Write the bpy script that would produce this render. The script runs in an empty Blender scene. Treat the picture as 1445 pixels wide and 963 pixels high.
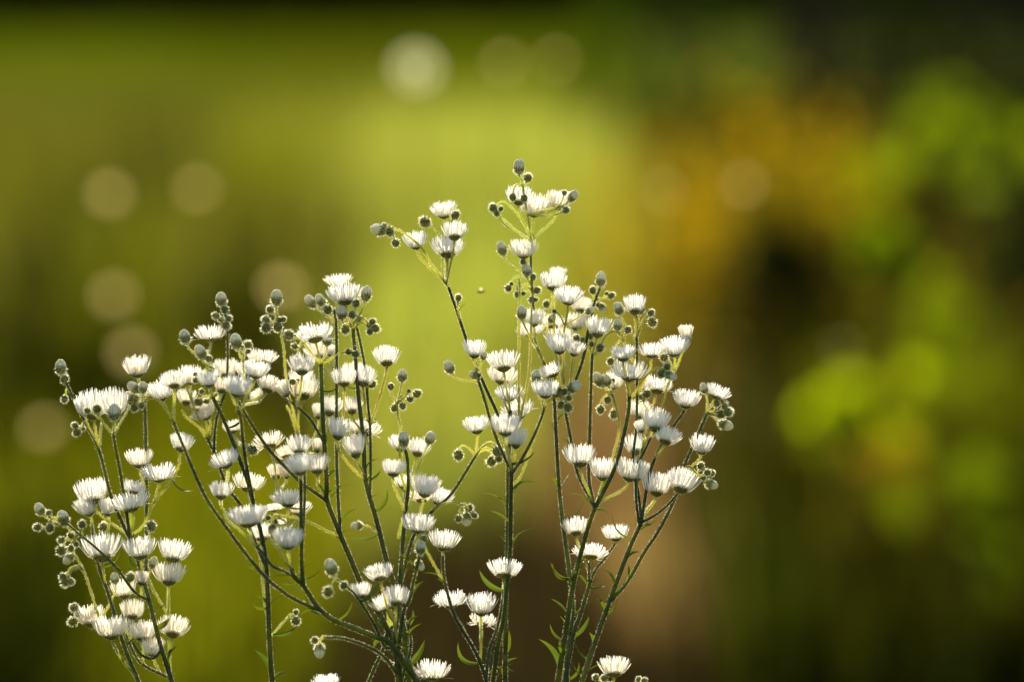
import bpy, math, random
from mathutils import Vector, Matrix, Quaternion
R = math.radians
scene = bpy.context.scene
COL = scene.collection

# ------------------------------------------------------------------ camera
LENS, CAM_H, PITCH, FOCUS = 135.0, 1.15, -5.4, 1.6875
camd = bpy.data.cameras.new("camera")
cam = bpy.data.objects.new("camera", camd)
COL.objects.link(cam)
cam.location = (0, 0, CAM_H)
cam.rotation_euler = (R(90 + PITCH), 0, 0)
camd.lens = LENS
camd.sensor_width = 36
camd.clip_start, camd.clip_end = 0.05, 2000
camd.dof.use_dof = True
camd.dof.focus_distance = FOCUS
camd.dof.aperture_fstop = 3.6
scene.camera = cam

# ------------------------------------------------------------------ sky, sun, exposure
SUN_EL, SUN_AZ = 30.0, -10.0            # degrees; azimuth from +Y, positive to the right
world = bpy.data.worlds.new("World")
scene.world = world
world.use_nodes = True
wn = world.node_tree
bg = wn.nodes["Background"]
sky = wn.nodes.new("ShaderNodeTexSky")
sky.sky_type = 'NISHITA'
sky.sun_disc = False
sky.sun_elevation = R(SUN_EL)
sky.sun_rotation = R(SUN_AZ)
wn.links.new(sky.outputs[0], bg.inputs[0])
bg.inputs[1].default_value = 0.12
sd = bpy.data.lights.new("sun", 'SUN')
sd.energy = 5.0
sd.angle = R(0.5)
sd.color = (1.0, 0.88, 0.69)
sun = bpy.data.objects.new("sun", sd)
COL.objects.link(sun)
to_sun = Vector((math.sin(R(SUN_AZ)) * math.cos(R(SUN_EL)), math.cos(R(SUN_AZ)) * math.cos(R(SUN_EL)), math.sin(R(SUN_EL))))
sun.rotation_euler = to_sun.to_track_quat('Z', 'Y').to_euler()
sun.location = to_sun * 50
scene.view_settings.view_transform = 'Standard'
scene.view_settings.look = 'None'
scene.view_settings.exposure = 0.85
scene.view_settings.gamma = 1
scene.cycles.use_denoising = True
scene.cycles.max_bounces = 8
scene.cycles.transmission_bounces = 6
scene.cycles.diffuse_bounces = 4

# ------------------------------------------------------------------ helpers
F = LENS / 36.0 * 1445.0
FW = Vector((0, math.cos(R(PITCH)), math.sin(R(PITCH))))
UP = Vector((0, -math.sin(R(PITCH)), math.cos(R(PITCH))))
def at(px, py, d):
    """the place that stands at a pixel of the photograph, d metres along the view axis"""
    return Vector((0, 0, CAM_H)) + FW * d + Vector(((px - 722.5) / F * d, 0, 0)) + UP * ((481.5 - py) / F * d)

class MB:
    def __init__(self):
        self.v, self.f, self.m = [], [], []
    def face(self, pts, m=0):
        i = len(self.v)
        self.v.extend(tuple(p) for p in pts)
        self.f.append(tuple(range(i, i + len(pts))))
        self.m.append(m)
    def strip(self, left, right, m=0):
        i = len(self.v)
        for a, b in zip(left, right):
            self.v.append(tuple(a)); self.v.append(tuple(b))
        for k in range(len(left) - 1):
            self.f.append((i + 2 * k, i + 2 * k + 1, i + 2 * k + 3, i + 2 * k + 2))
            self.m.append(m)
    def tube(self, pts, rad, n=6, m=0, cap=True):
        i = len(self.v)
        ref = Vector((0, 1, 0))
        for k, p in enumerate(pts):
            t = (pts[min(k + 1, len(pts) - 1)] - pts[max(k - 1, 0)])
            t = t.normalized() if t.length > 1e-9 else Vector((0, 0, 1))
            a = ref - t * ref.dot(t)
            if a.length < 1e-4:
                a = Vector((1, 0, 0)) - t * t.x
            a.normalize(); b = t.cross(a); ref = a
            for j in range(n):
                an = 2 * math.pi * j / n
                self.v.append(tuple(p + (a * math.cos(an) + b * math.sin(an)) * rad[k]))
        for k in range(len(pts) - 1):
            for j in range(n):
                self.f.append((i + k * n + j, i + k * n + (j + 1) % n, i + (k + 1) * n + (j + 1) % n, i + (k + 1) * n + j))
                self.m.append(m)
        if cap:
            self.f.append(tuple(i + (len(pts) - 1) * n + j for j in range(n))); self.m.append(m)
    def lathe(self, prof, n=14, m=0):
        i = len(self.v)
        for r, z in prof:
            for j in range(n):
                an = 2 * math.pi * j / n
                self.v.append((r * math.cos(an), r * math.sin(an), z))
        for k in range(len(prof) - 1):
            for j in range(n):
                self.f.append((i + k * n + j, i + k * n + (j + 1) % n, i + (k + 1) * n + (j + 1) % n, i + (k + 1) * n + j))
                self.m.append(m)
    def mesh(self, name, mats, smooth=True):
        me = bpy.data.meshes.new(name)
        me.from_pydata(self.v, [], self.f)
        for q in (mats if isinstance(mats, (list, tuple)) else [mats]):
            me.materials.append(q)
        me.polygons.foreach_set("material_index", self.m)
        if smooth:
            me.polygons.foreach_set("use_smooth", [True] * len(self.f))
        me.update()
        return me

def obj(name, me, parent=None, loc=(0, 0, 0)):
    o = bpy.data.objects.new(name, me)
    COL.objects.link(o)
    o.location = loc
    if parent is not None:
        o.parent = parent
    return o
def thing(name, label, cat, loc=(0, 0, 0), group=None):
    o = bpy.data.objects.new(name, None)
    o.empty_display_size = 0.05
    COL.objects.link(o)
    o.location = loc
    o['label'] = label; o['category'] = cat
    if group: o['group'] = group
    return o
def setting(o, kind, label=None):
    o['kind'] = kind
    if label: o['label'] = label
    return o

# ------------------------------------------------------------------ materials
def new_mat(name):
    m = bpy.data.materials.new(name); m.use_nodes = True
    nt = m.node_tree
    for n in list(nt.nodes):
        nt.nodes.remove(n)
    return m, nt, nt.nodes.new("ShaderNodeOutputMaterial")
def leafy(name, refl, trans, mixf=0.5, gloss=0.04, rough=0.45, var=0.35, scale=3.0, hue=0.02, tint=None):
    """a thin plant surface: reflects one colour, lets another through; noise makes it vary from place to place"""
    m, nt, out = new_mat(name)
    N, L = nt.nodes.new, nt.links.new
    geo = N("ShaderNodeNewGeometry")
    noi = N("ShaderNodeTexNoise"); noi.inputs["Scale"].default_value = scale; noi.inputs["Detail"].default_value = 3
    L(geo.outputs["Position"], noi.inputs["Vector"])
    mp = N("ShaderNodeMapRange"); mp.inputs[1].default_value = 0.3; mp.inputs[2].default_value = 0.7
    mp.inputs[3].default_value = 1 - var; mp.inputs[4].default_value = 1 + var
    L(noi.outputs["Fac"], mp.inputs[0])
    noi2 = N("ShaderNodeTexNoise"); noi2.inputs["Scale"].default_value = scale * 0.6
    add = N("ShaderNodeVectorMath"); add.inputs[1].default_value = (7.3, 2.1, 4.4)
    L(geo.outputs["Position"], add.inputs[0]); L(add.outputs[0], noi2.inputs["Vector"])
    mh = N("ShaderNodeMapRange"); mh.inputs[1].default_value = 0.3; mh.inputs[2].default_value = 0.7
    mh.inputs[3].default_value = 0.5 - hue; mh.inputs[4].default_value = 0.5 + hue
    L(noi2.outputs["Fac"], mh.inputs[0])
    outs = []
    for c in (refl, trans):
        h = N("ShaderNodeHueSaturation"); h.inputs["Color"].default_value = (*c, 1)
        L(mp.outputs[0], h.inputs["Value"]); L(mh.outputs[0], h.inputs["Hue"])
        outs.append(h)
    di = N("ShaderNodeBsdfDiffuse"); tr = N("ShaderNodeBsdfTranslucent")
    L(outs[0].outputs[0], di.inputs[0]); L(outs[1].outputs[0], tr.inputs[0])
    mx = N("ShaderNodeMixShader"); mx.inputs[0].default_value = mixf
    L(di.outputs[0], mx.inputs[1]); L(tr.outputs[0], mx.inputs[2])
    if gloss > 0:
        gl = N("ShaderNodeBsdfGlossy"); gl.inputs["Roughness"].default_value = rough
        gl.inputs["Color"].default_value = (0.9, 0.9, 0.85, 1)
        m2 = N("ShaderNodeMixShader"); m2.inputs[0].default_value = gloss
        L(mx.outputs[0], m2.inputs[1]); L(gl.outputs[0], m2.inputs[2])
        L(m2.outputs[0], out.inputs["Surface"])
    else:
        L(mx.outputs[0], out.inputs["Surface"])
    return m

# fleabane
M_RAY = leafy("petal_white", (0.80, 0.80, 0.78), (0.92, 0.88, 0.79), 0.6, 0.01, 0.5, 0.08, 60, 0.0)
M_CUP = leafy("cup_green", (0.075, 0.095, 0.018), (0.42, 0.41, 0.05), 0.42, 0.02, 0.5, 0.3, 300, 0.01)
M_HAIR = leafy("plant_hair", (0.55, 0.55, 0.40), (0.9, 0.88, 0.62), 0.7, 0.04, 0.3, 0.1, 60, 0.0)
M_DISC = leafy("disc_yellow", (0.65, 0.42, 0.03), (0.5, 0.3, 0.02), 0.3, 0.02, 0.5, 0.2, 400, 0.01)
M_STEM = leafy("stem_green", (0.020, 0.036, 0.003), (0.55, 0.56, 0.02), 0.24, 0.02, 0.3, 0.4, 40, 0.02)
M_LEAF = leafy("leaf_green", (0.026, 0.05, 0.006), (0.11, 0.15, 0.006), 0.5, 0.025, 0.35, 0.3, 60, 0.02)
M_BUDTIP = leafy("bud_white", (0.92, 0.85, 0.68), (0.97, 0.91, 0.62), 0.46, 0.01, 0.5, 0.1, 60, 0.0)
M_PEDICEL = leafy("pedicel_green", (0.06, 0.085, 0.010), (0.84, 0.82, 0.17), 0.68, 0.03, 0.3, 0.25, 25, 0.015)
M_BUDGAP = leafy("bud_gap", (0.56, 0.55, 0.36), (0.8, 0.78, 0.40), 0.5, 0.0, 0.5, 0.1, 60, 0.0)
M_RAYWARM = leafy("petal_warm_lit", (0.81, 0.78, 0.72), (0.92, 0.86, 0.72), 0.62, 0.01, 0.5, 0.08, 60, 0.0)  # warm light through the rear heads is put into this petal colour
# ------------------------------------------------------------------ the setting
def ground_mat():
    m, nt, out = new_mat("meadow_soil")
    N, L = nt.nodes.new, nt.links.new
    geo = N("ShaderNodeNewGeometry")
    noi = N("ShaderNodeTexNoise"); noi.inputs["Scale"].default_value = 0.35; noi.inputs["Detail"].default_value = 6
    L(geo.outputs["Position"], noi.inputs["Vector"])
    cr = N("ShaderNodeValToRGB")
    cr.color_ramp.elements[0].position = 0.35; cr.color_ramp.elements[0].color = (0.045, 0.034, 0.012, 1)
    cr.color_ramp.elements[1].position = 0.6; cr.color_ramp.elements[1].color = (0.11, 0.15, 0.008, 1)
    L(noi.outputs["Fac"], cr.inputs[0])
    b = N("ShaderNodeBsdfDiffuse"); L(cr.outputs[0], b.inputs[0]); L(b.outputs[0], out.inputs[0])
    return m
mb = MB()
NX = 24
for i in range(NX):
    for j in range(NX):
        x0, x1 = -400 + 800 * i / NX, -400 + 800 * (i + 1) / NX
        y0, y1 = -60 + 760 * j / NX, -60 + 760 * (j + 1) / NX
        mb.face([(x0, y0, 0), (x1, y0, 0), (x1, y1, 0), (x0, y1, 0)])
setting(obj("ground", mb.mesh("ground", ground_mat())), 'structure')

def px_x(px, d):
    return (px - 722.5) / F * d

def blades(mb, rnd, x, y, h, w, lean=0.25, m=0):
    az = rnd.uniform(0, 2 * math.pi)
    side = Vector((math.cos(az), math.sin(az), 0))
    la = rnd.uniform(0, 2 * math.pi); ln = h * rnd.uniform(0.05, lean)
    off = Vector((math.cos(la), math.sin(la), 0)) * ln
    b = Vector((x, y, 0))
    ps = [b, b + off * 0.15 + Vector((0, 0, h * 0.4)), b + off * 0.5 + Vector((0, 0, h * 0.75)), b + off + Vector((0, 0, h * 0.98))]
    ws = [w * 0.5, w * 0.5, w * 0.36, w * 0.06]
    mb.strip([p - side * q for p, q in zip(ps, ws)], [p + side * q for p, q in zip(ps, ws)], m)

def grass(name, label, mat, patches, seed):
    """patches: (px0, px1, d0, d1, height, n, blade width), or with a trailing "g" (centre, sigma, ...)"""
    rnd = random.Random(seed)
    mb = MB()
    for px0, px1, d0, d1, h, n, w, *g in patches:
        for _ in range(n):
            d = d0 + (d1 - d0) * rnd.random()
            x = px_x(rnd.gauss(px0, px1) if g else rnd.uniform(px0, px1), (d0 + d1) / 2 if d1 < 30 else d)
            blades(mb, rnd, x, d, h * rnd.uniform(0.55, 1.1), w * rnd.uniform(0.6, 1.3))
    return setting(obj(name, mb.mesh(name, mat, False)), 'stuff', label)

def leaf_face(mb, rnd, c, size, m=0, flat=None):
    n = Vector((rnd.gauss(0, 1), rnd.gauss(0, 1), rnd.gauss(0, 1) + 0.6)).normalized()
    if flat is not None:
        n = (n * 0.5 + flat).normalized()
    a = n.orthogonal().normalized()
    a = (Matrix.Rotation(rnd.uniform(0, 6.28), 3, n) @ a)
    b = n.cross(a)
    l, w = size * rnd.uniform(0.7, 1.2), size * 0.28 * rnd.uniform(0.8, 1.3)
    up = n * size * 0.08
    p0, p1, t = c - a * l / 2, c + a * l / 2, c
    mb.strip([p0, t - b * w + up - a * l * 0.08, p1], [p0, t + b * w + up - a * l * 0.08, p1], m)

def shrub(name, label, cat, px, d, height, width, n, leaf, mat, wood, seed, group=None, clumps=26, low=0.08, depth=None, part="foliage"):
    rnd = random.Random(seed)
    x = px_x(px, d)
    t = thing(name, label, cat, (x, d, 0), group)
    depth = depth or width * 0.7
    mb = MB(); st = MB()
    for k in range(clumps):
        a = rnd.uniform(0, 6.28); rr = math.sqrt(rnd.random())
        zz = low + (1 - low) * rnd.random()
        prof = math.sin(math.pi * min(0.97, 0.18 + 0.8 * zz)) ** 0.6
        c = Vector((math.cos(a) * rr * width / 2 * prof, math.sin(a) * rr * depth / 2 * prof, height * zz * 0.95))
        cs = min(width, height) * rnd.uniform(0.10, 0.22)
        for _ in range(n // clumps):
            q = c + Vector((rnd.gauss(0, cs * 0.55), rnd.gauss(0, cs * 0.55), rnd.gauss(0, cs * 0.5)))
            if q.z < 0.02: q.z = rnd.uniform(0.02, 0.1)
            leaf_face(mb, rnd, q, leaf)
        mid = Vector((c.x * 0.35, c.y * 0.35, c.z * 0.5))
        st.tube([Vector((c.x * 0.08, c.y * 0.08, -0.02)), mid, c], [0.012 * height, 0.008 * height, 0.003 * height], 5)
    obj("stem", st.mesh("stem", wood), t)
    obj(part, mb.mesh(part, mat, False), t)
    return t

G_SUNTINT = leafy("sun_tinted_grass", (0.08, 0.10, 0.012), (0.345, 0.375, 0.045), 0.62, 0.0, 0.4, 0.35, 2.4, 0.012)  # sunlight and haze of the centre strip are put into this grass colour
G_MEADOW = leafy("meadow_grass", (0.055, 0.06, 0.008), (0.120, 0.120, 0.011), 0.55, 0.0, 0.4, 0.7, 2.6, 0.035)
G_FAR = leafy("far_grass", (0.045, 0.06, 0.003), (0.082, 0.108, 0.002), 0.55, 0.0, 0.4, 0.6, 0.25, 0.02)
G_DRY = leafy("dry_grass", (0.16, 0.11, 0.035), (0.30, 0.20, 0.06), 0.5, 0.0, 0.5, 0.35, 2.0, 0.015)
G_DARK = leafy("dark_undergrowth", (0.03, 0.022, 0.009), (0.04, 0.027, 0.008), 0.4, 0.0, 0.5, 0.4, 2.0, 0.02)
G_LIME = leafy("low_green_grass", (0.06, 0.075, 0.004), (0.17, 0.18, 0.004), 0.55, 0.0, 0.4, 0.4, 2.0, 0.015)
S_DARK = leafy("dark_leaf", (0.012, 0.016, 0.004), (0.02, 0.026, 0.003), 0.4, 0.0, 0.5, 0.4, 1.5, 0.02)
S_GREEN = leafy("hedge_leaf", (0.03, 0.05, 0.008), (0.07, 0.11, 0.004), 0.45, 0.0, 0.5, 0.45, 2.5, 0.02)
S_RUST = leafy("rust_leaf", (0.10, 0.065, 0.001), (0.50, 0.33, 0.002), 0.57, 0.0, 0.5, 0.4, 4.0, 0.02)
S_OLIVE = leafy("olive_leaf", (0.09, 0.075, 0.006), (0.46, 0.35, 0.012), 0.5, 0.0, 0.5, 0.4, 4.0, 0.02)
S_LIME = leafy("lime_leaf", (0.07, 0.10, 0.003), (0.42, 0.52, 0.002), 0.62, 0.0, 0.4, 0.2, 6.0, 0.01)
S_WEED = leafy("weed_leaf", (0.045, 0.07, 0.003), (0.16, 0.225, 0.002), 0.6, 0.0, 0.4, 0.25, 6.0, 0.01)
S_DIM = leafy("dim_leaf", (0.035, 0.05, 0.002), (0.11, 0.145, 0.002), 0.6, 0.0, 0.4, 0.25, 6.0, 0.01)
M_WOOD = leafy("bark", (0.06, 0.045, 0.03), (0.02, 0.02, 0.01), 0.05, 0.0, 0.5, 0.3, 8.0, 0.01)
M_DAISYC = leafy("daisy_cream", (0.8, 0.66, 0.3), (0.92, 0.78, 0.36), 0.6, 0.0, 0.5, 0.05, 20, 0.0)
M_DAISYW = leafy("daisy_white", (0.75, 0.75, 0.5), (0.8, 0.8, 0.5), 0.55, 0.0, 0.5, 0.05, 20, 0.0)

grass("far_meadow_grass", "short bright green grass of the far meadow", G_FAR,
      [(-700, 900, 24, 70, 0.35, 9000, 0.035)], 1)
grass("meadow_grass", "olive meadow grass behind the left flowers", G_MEADOW,
      [(-900, 560, 8.5, 15, 0.72, 7000, 0.012), (-900, 600, 15, 24, 0.65, 5000, 0.016), (820, 2300, 13, 24, 0.5, 5000, 0.016)], 2)
grass("sun_tinted_grass", "tall yellow green grass with sunlight put into its colour, behind the middle of the picture", G_SUNTINT,
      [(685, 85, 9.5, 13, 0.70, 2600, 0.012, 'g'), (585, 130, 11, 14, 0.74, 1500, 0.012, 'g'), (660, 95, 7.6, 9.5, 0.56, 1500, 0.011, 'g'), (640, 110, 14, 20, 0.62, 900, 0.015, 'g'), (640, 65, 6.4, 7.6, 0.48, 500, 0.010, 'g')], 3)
grass("dry_grass", "dry brown grass behind the right hand flower stems", G_DRY,
      [(840, 110, 6.4, 8, 0.40, 1500, 0.009, 'g'), (960, 60, 5.4, 6.8, 0.36, 700, 0.009, 'g')], 4)
grass("low_green_grass", "low green grass behind the lower left flower stems", G_LIME,
      [(-700, 470, 6.6, 9, 0.30, 1800, 0.010), (290, 75, 4.8, 6.4, 0.44, 500, 0.009, 'g'), (-700, 480, 5.2, 6.6, 0.36, 1000, 0.009), (1400, 110, 6, 7, .55, 500, .009, 'g')], 5)
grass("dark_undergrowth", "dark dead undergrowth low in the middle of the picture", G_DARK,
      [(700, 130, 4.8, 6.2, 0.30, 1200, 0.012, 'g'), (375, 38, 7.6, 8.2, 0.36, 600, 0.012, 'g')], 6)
G_SHADE = leafy("shade_tinted_grass", (0.012, 0.016, 0.002), (0.034, 0.04, 0.002), 0.5, 0.0, 0.5, 0.7, 4.0, 0.03)  # dark grass colour with the shade put into it
grass("shade_tinted_grass", "dark green grass low at both sides of the picture", G_SHADE,
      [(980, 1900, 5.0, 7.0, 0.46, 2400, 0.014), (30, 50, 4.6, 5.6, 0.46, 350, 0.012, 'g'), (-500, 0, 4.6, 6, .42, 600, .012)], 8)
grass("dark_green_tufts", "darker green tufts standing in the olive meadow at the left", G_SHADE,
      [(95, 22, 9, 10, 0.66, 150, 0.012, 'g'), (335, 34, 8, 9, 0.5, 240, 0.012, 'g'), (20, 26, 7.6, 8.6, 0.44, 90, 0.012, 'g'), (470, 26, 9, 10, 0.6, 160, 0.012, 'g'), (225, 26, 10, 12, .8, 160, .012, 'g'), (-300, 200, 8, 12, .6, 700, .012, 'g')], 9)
grass("light_green_tufts", "lighter green tufts standing in the olive meadow at the left", G_LIME,
      [(30, 40, 10, 12, 0.72, 260, 0.012, 'g'), (190, 34, 8.5, 10, 0.6, 300, 0.012, 'g'), (400, 40, 10, 12, 0.8, 340, 0.012, 'g'), (290, 30, 7, 8, .4, 240, .012, 'g')], 10)
grass("olive_undergrowth", "olive brown undergrowth low at the right", G_MEADOW,
      [(1000, 1900, 5.2, 7.2, 0.42, 900, 0.012)], 7)

# far row of dark bushes along the end of the meadow
words = ["dark far bush at the left end of the hedgerow", "dark far bush above the small budded left plant",
         "dark far bush above the left flower cluster", "dark far bush left of the pale glow at the top",
         "dark far bush above the tallest flower stem", "dark far bush where the far hedgerow meets the green bush",
         "dark far bush above the rusty bush", "dark far bush near the top right corner", "dark far bush beyond the right edge of the hedgerow"] + ["dark far bush of the hedgerow outside the picture"] * 5
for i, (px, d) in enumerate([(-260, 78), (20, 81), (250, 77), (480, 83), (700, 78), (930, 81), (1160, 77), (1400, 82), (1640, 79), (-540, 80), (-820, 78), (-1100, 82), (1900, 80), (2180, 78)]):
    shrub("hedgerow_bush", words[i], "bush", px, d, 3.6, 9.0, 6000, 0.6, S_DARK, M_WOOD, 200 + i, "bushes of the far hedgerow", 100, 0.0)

# right-hand side: shrubs and undergrowth
shrub("green_bush", "dark green bush right of the glowing grass, near the top", "bush", 940, 17, 1.5, 0.85, 2600, 0.05, S_GREEN, M_WOOD, 301)
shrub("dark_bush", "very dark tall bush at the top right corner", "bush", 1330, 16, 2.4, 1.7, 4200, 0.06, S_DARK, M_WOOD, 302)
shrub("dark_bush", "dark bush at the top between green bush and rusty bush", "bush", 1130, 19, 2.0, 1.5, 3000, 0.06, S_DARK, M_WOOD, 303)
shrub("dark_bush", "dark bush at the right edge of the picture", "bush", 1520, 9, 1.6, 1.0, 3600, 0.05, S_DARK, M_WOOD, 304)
shrub("rusty_bush", "orange brown autumn bush right of the flowers", "bush", 1095, 8.6, 0.84, 1.0, 1700, 0.035, S_RUST, M_WOOD, 305, low=0.35, clumps=48)
shrub("olive_bush", "yellowish brown bush just right of the glowing grass", "bush", 930, 9.6, 0.80, 0.42, 900, 0.035, S_OLIVE, M_WOOD, 306, low=0.2, clumps=30)
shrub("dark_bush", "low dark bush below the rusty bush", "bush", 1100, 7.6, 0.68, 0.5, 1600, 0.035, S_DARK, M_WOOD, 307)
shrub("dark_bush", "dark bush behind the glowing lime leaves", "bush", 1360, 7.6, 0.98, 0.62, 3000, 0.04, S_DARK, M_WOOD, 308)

def leafy_weed(label, d, leaves, seed, mat=None):
    """a tall weed whose leaves catch the sun; leaves: (px, py, spread in px, how many)"""
    rnd = random.Random(seed)
    ctr = [at(px, py, d) for px, py, s, n in leaves]
    bx = sum(p.x for p in ctr) / len(ctr); by = sum(p.y for p in ctr) / len(ctr)
    t = thing("leafy_weed", label, "weed", (bx, by, 0), "bright leaved weeds on the right")
    base = Vector((bx, by, 0)); st = MB()
    for (px, py, s, n), p in zip(leaves, ctr):
        q = p - base; sp = s / F * d
        st.tube([Vector((q.x * 0.05, 0, -0.02)), Vector((q.x * 0.3, q.y * 0.3, q.z * 0.6)), Vector((q.x * 0.8, q.y * 0.8, q.z * 0.9)), q + Vector((0, 0, sp))], [0.005, 0.004, 0.0025, 0.0015], 5)
        for _ in range(n):
            c = q + Vector((rnd.gauss(0, sp), rnd.gauss(0, sp), rnd.gauss(0, sp)))
            nn = Vector((rnd.uniform(-.7, .7), -1, rnd.uniform(-0.6, 0.7))).normalized()
            a = nn.orthogonal().normalized(); a = Matrix.Rotation(rnd.uniform(0, 6.28), 3, nn) @ a; b = nn.cross(a)
            l = rnd.uniform(.055, .085); w = l * .3
            lb = MB(); ts = [-.5, -.3, 0, .25, .5]; ws = [0.05, .75, 1, .7, .02]
            lb.strip([a * l * u - b * w * v - nn * (.1 * l * u * u) for u, v in zip(ts, ws)], [a * l * u + b * w * v - nn * (.1 * l * u * u) for u, v in zip(ts, ws)])
            obj("leaf", lb.mesh("leaf", mat or S_WEED, True), t, c)
            st.tube([q * .98, (q + c) / 2, c - a * l * .5], [.0012, .001, .0008], 4)
    obj("stem", st.mesh("stem", M_STEM), t)
    return t
leafy_weed("weed with lime leaves glowing brightest, beside the flowers' right edge", 6.0, [(1188, 588, 19, 22), (1285, 568, 22, 2)], 401, S_LIME)
leafy_weed("weed with lime leaves glowing at the middle right", 6.3, [(1248, 345, 24, 8), (1345, 460, 32, 4), (1350, 525, 28, 2)], 402)
leafy_weed("weed with the topmost lime leaves at the right", 6.6, [(1295, 200, 38, 8), (1380, 185, 45, 5), (1420, 240, 40, 3)], 403)
leafy_weed("weed with dim green leaves low at the right edge", 6.2, [(1385, 640, 45, 3), (1420, 800, 50, 3)], 404)

leafy_weed("weed with dim green leaves between the lime leaves and the right edge", 6.8, [(1425, 460, 35, 3), (1325, 425, 22, 4), (1430, 570, 45, 3)], 405, S_DIM)
leafy_weed("weed with scattered dim leaves at the lower right", 4.9, [(1310, 690, 40, 3), (1405, 700, 40, 4), (1360, 800, 40, 2)], 406, S_DIM)
shrub("amber_bush", "small amber bush low at the right, below the brightest lime leaves", "bush", 1255, 5.6, 0.48, 0.26, 420, 0.03, S_OLIVE, M_WOOD, 310, low=0.3, clumps=20)

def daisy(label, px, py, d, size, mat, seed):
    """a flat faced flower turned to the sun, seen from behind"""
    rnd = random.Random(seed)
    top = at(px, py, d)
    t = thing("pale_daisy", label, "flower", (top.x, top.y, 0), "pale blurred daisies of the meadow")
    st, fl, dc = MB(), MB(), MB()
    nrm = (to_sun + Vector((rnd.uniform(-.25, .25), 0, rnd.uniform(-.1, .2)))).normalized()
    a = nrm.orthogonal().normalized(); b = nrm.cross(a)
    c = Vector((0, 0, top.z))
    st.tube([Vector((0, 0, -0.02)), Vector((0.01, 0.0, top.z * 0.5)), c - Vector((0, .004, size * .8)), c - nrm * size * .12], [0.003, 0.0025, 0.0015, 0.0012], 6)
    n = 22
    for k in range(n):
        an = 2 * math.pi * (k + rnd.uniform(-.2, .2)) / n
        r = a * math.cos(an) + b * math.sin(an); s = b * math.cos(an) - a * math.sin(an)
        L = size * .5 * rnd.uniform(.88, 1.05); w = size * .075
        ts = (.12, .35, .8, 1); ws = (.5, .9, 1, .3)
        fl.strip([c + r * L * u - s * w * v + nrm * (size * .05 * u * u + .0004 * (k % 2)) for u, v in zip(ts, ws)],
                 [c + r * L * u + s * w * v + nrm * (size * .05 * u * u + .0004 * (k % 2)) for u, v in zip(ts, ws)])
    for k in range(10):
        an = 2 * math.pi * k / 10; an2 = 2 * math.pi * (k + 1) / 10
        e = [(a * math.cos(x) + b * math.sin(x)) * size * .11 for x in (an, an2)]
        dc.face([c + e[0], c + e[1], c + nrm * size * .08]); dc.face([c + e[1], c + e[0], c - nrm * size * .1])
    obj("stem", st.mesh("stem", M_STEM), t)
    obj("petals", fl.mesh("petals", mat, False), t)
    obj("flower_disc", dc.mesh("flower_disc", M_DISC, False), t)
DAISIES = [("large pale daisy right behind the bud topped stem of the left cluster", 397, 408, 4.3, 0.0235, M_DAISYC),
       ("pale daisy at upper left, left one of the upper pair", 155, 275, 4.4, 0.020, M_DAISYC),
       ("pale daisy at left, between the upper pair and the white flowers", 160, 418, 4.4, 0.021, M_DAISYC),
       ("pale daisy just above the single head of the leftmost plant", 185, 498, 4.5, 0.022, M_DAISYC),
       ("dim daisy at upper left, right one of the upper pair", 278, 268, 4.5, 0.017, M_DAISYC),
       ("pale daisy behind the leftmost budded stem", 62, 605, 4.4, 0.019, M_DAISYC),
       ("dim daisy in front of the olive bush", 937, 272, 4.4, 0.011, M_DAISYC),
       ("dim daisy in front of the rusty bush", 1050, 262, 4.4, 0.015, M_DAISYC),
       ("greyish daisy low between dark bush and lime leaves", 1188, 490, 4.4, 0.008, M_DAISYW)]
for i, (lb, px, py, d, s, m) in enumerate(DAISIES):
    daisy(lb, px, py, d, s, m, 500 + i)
daisy("added white daisy in place of the sun glow at the top of the picture, above the tall grass", 587, 97, 4.4, 0.036, M_DAISYW, 520)  # added flower that stands in for the sun glow
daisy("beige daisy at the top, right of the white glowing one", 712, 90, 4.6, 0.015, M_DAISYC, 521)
daisy("faint beige daisy at the top, rightmost of three", 785, 85, 4.6, 0.013, M_DAISYC, 522)
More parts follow.
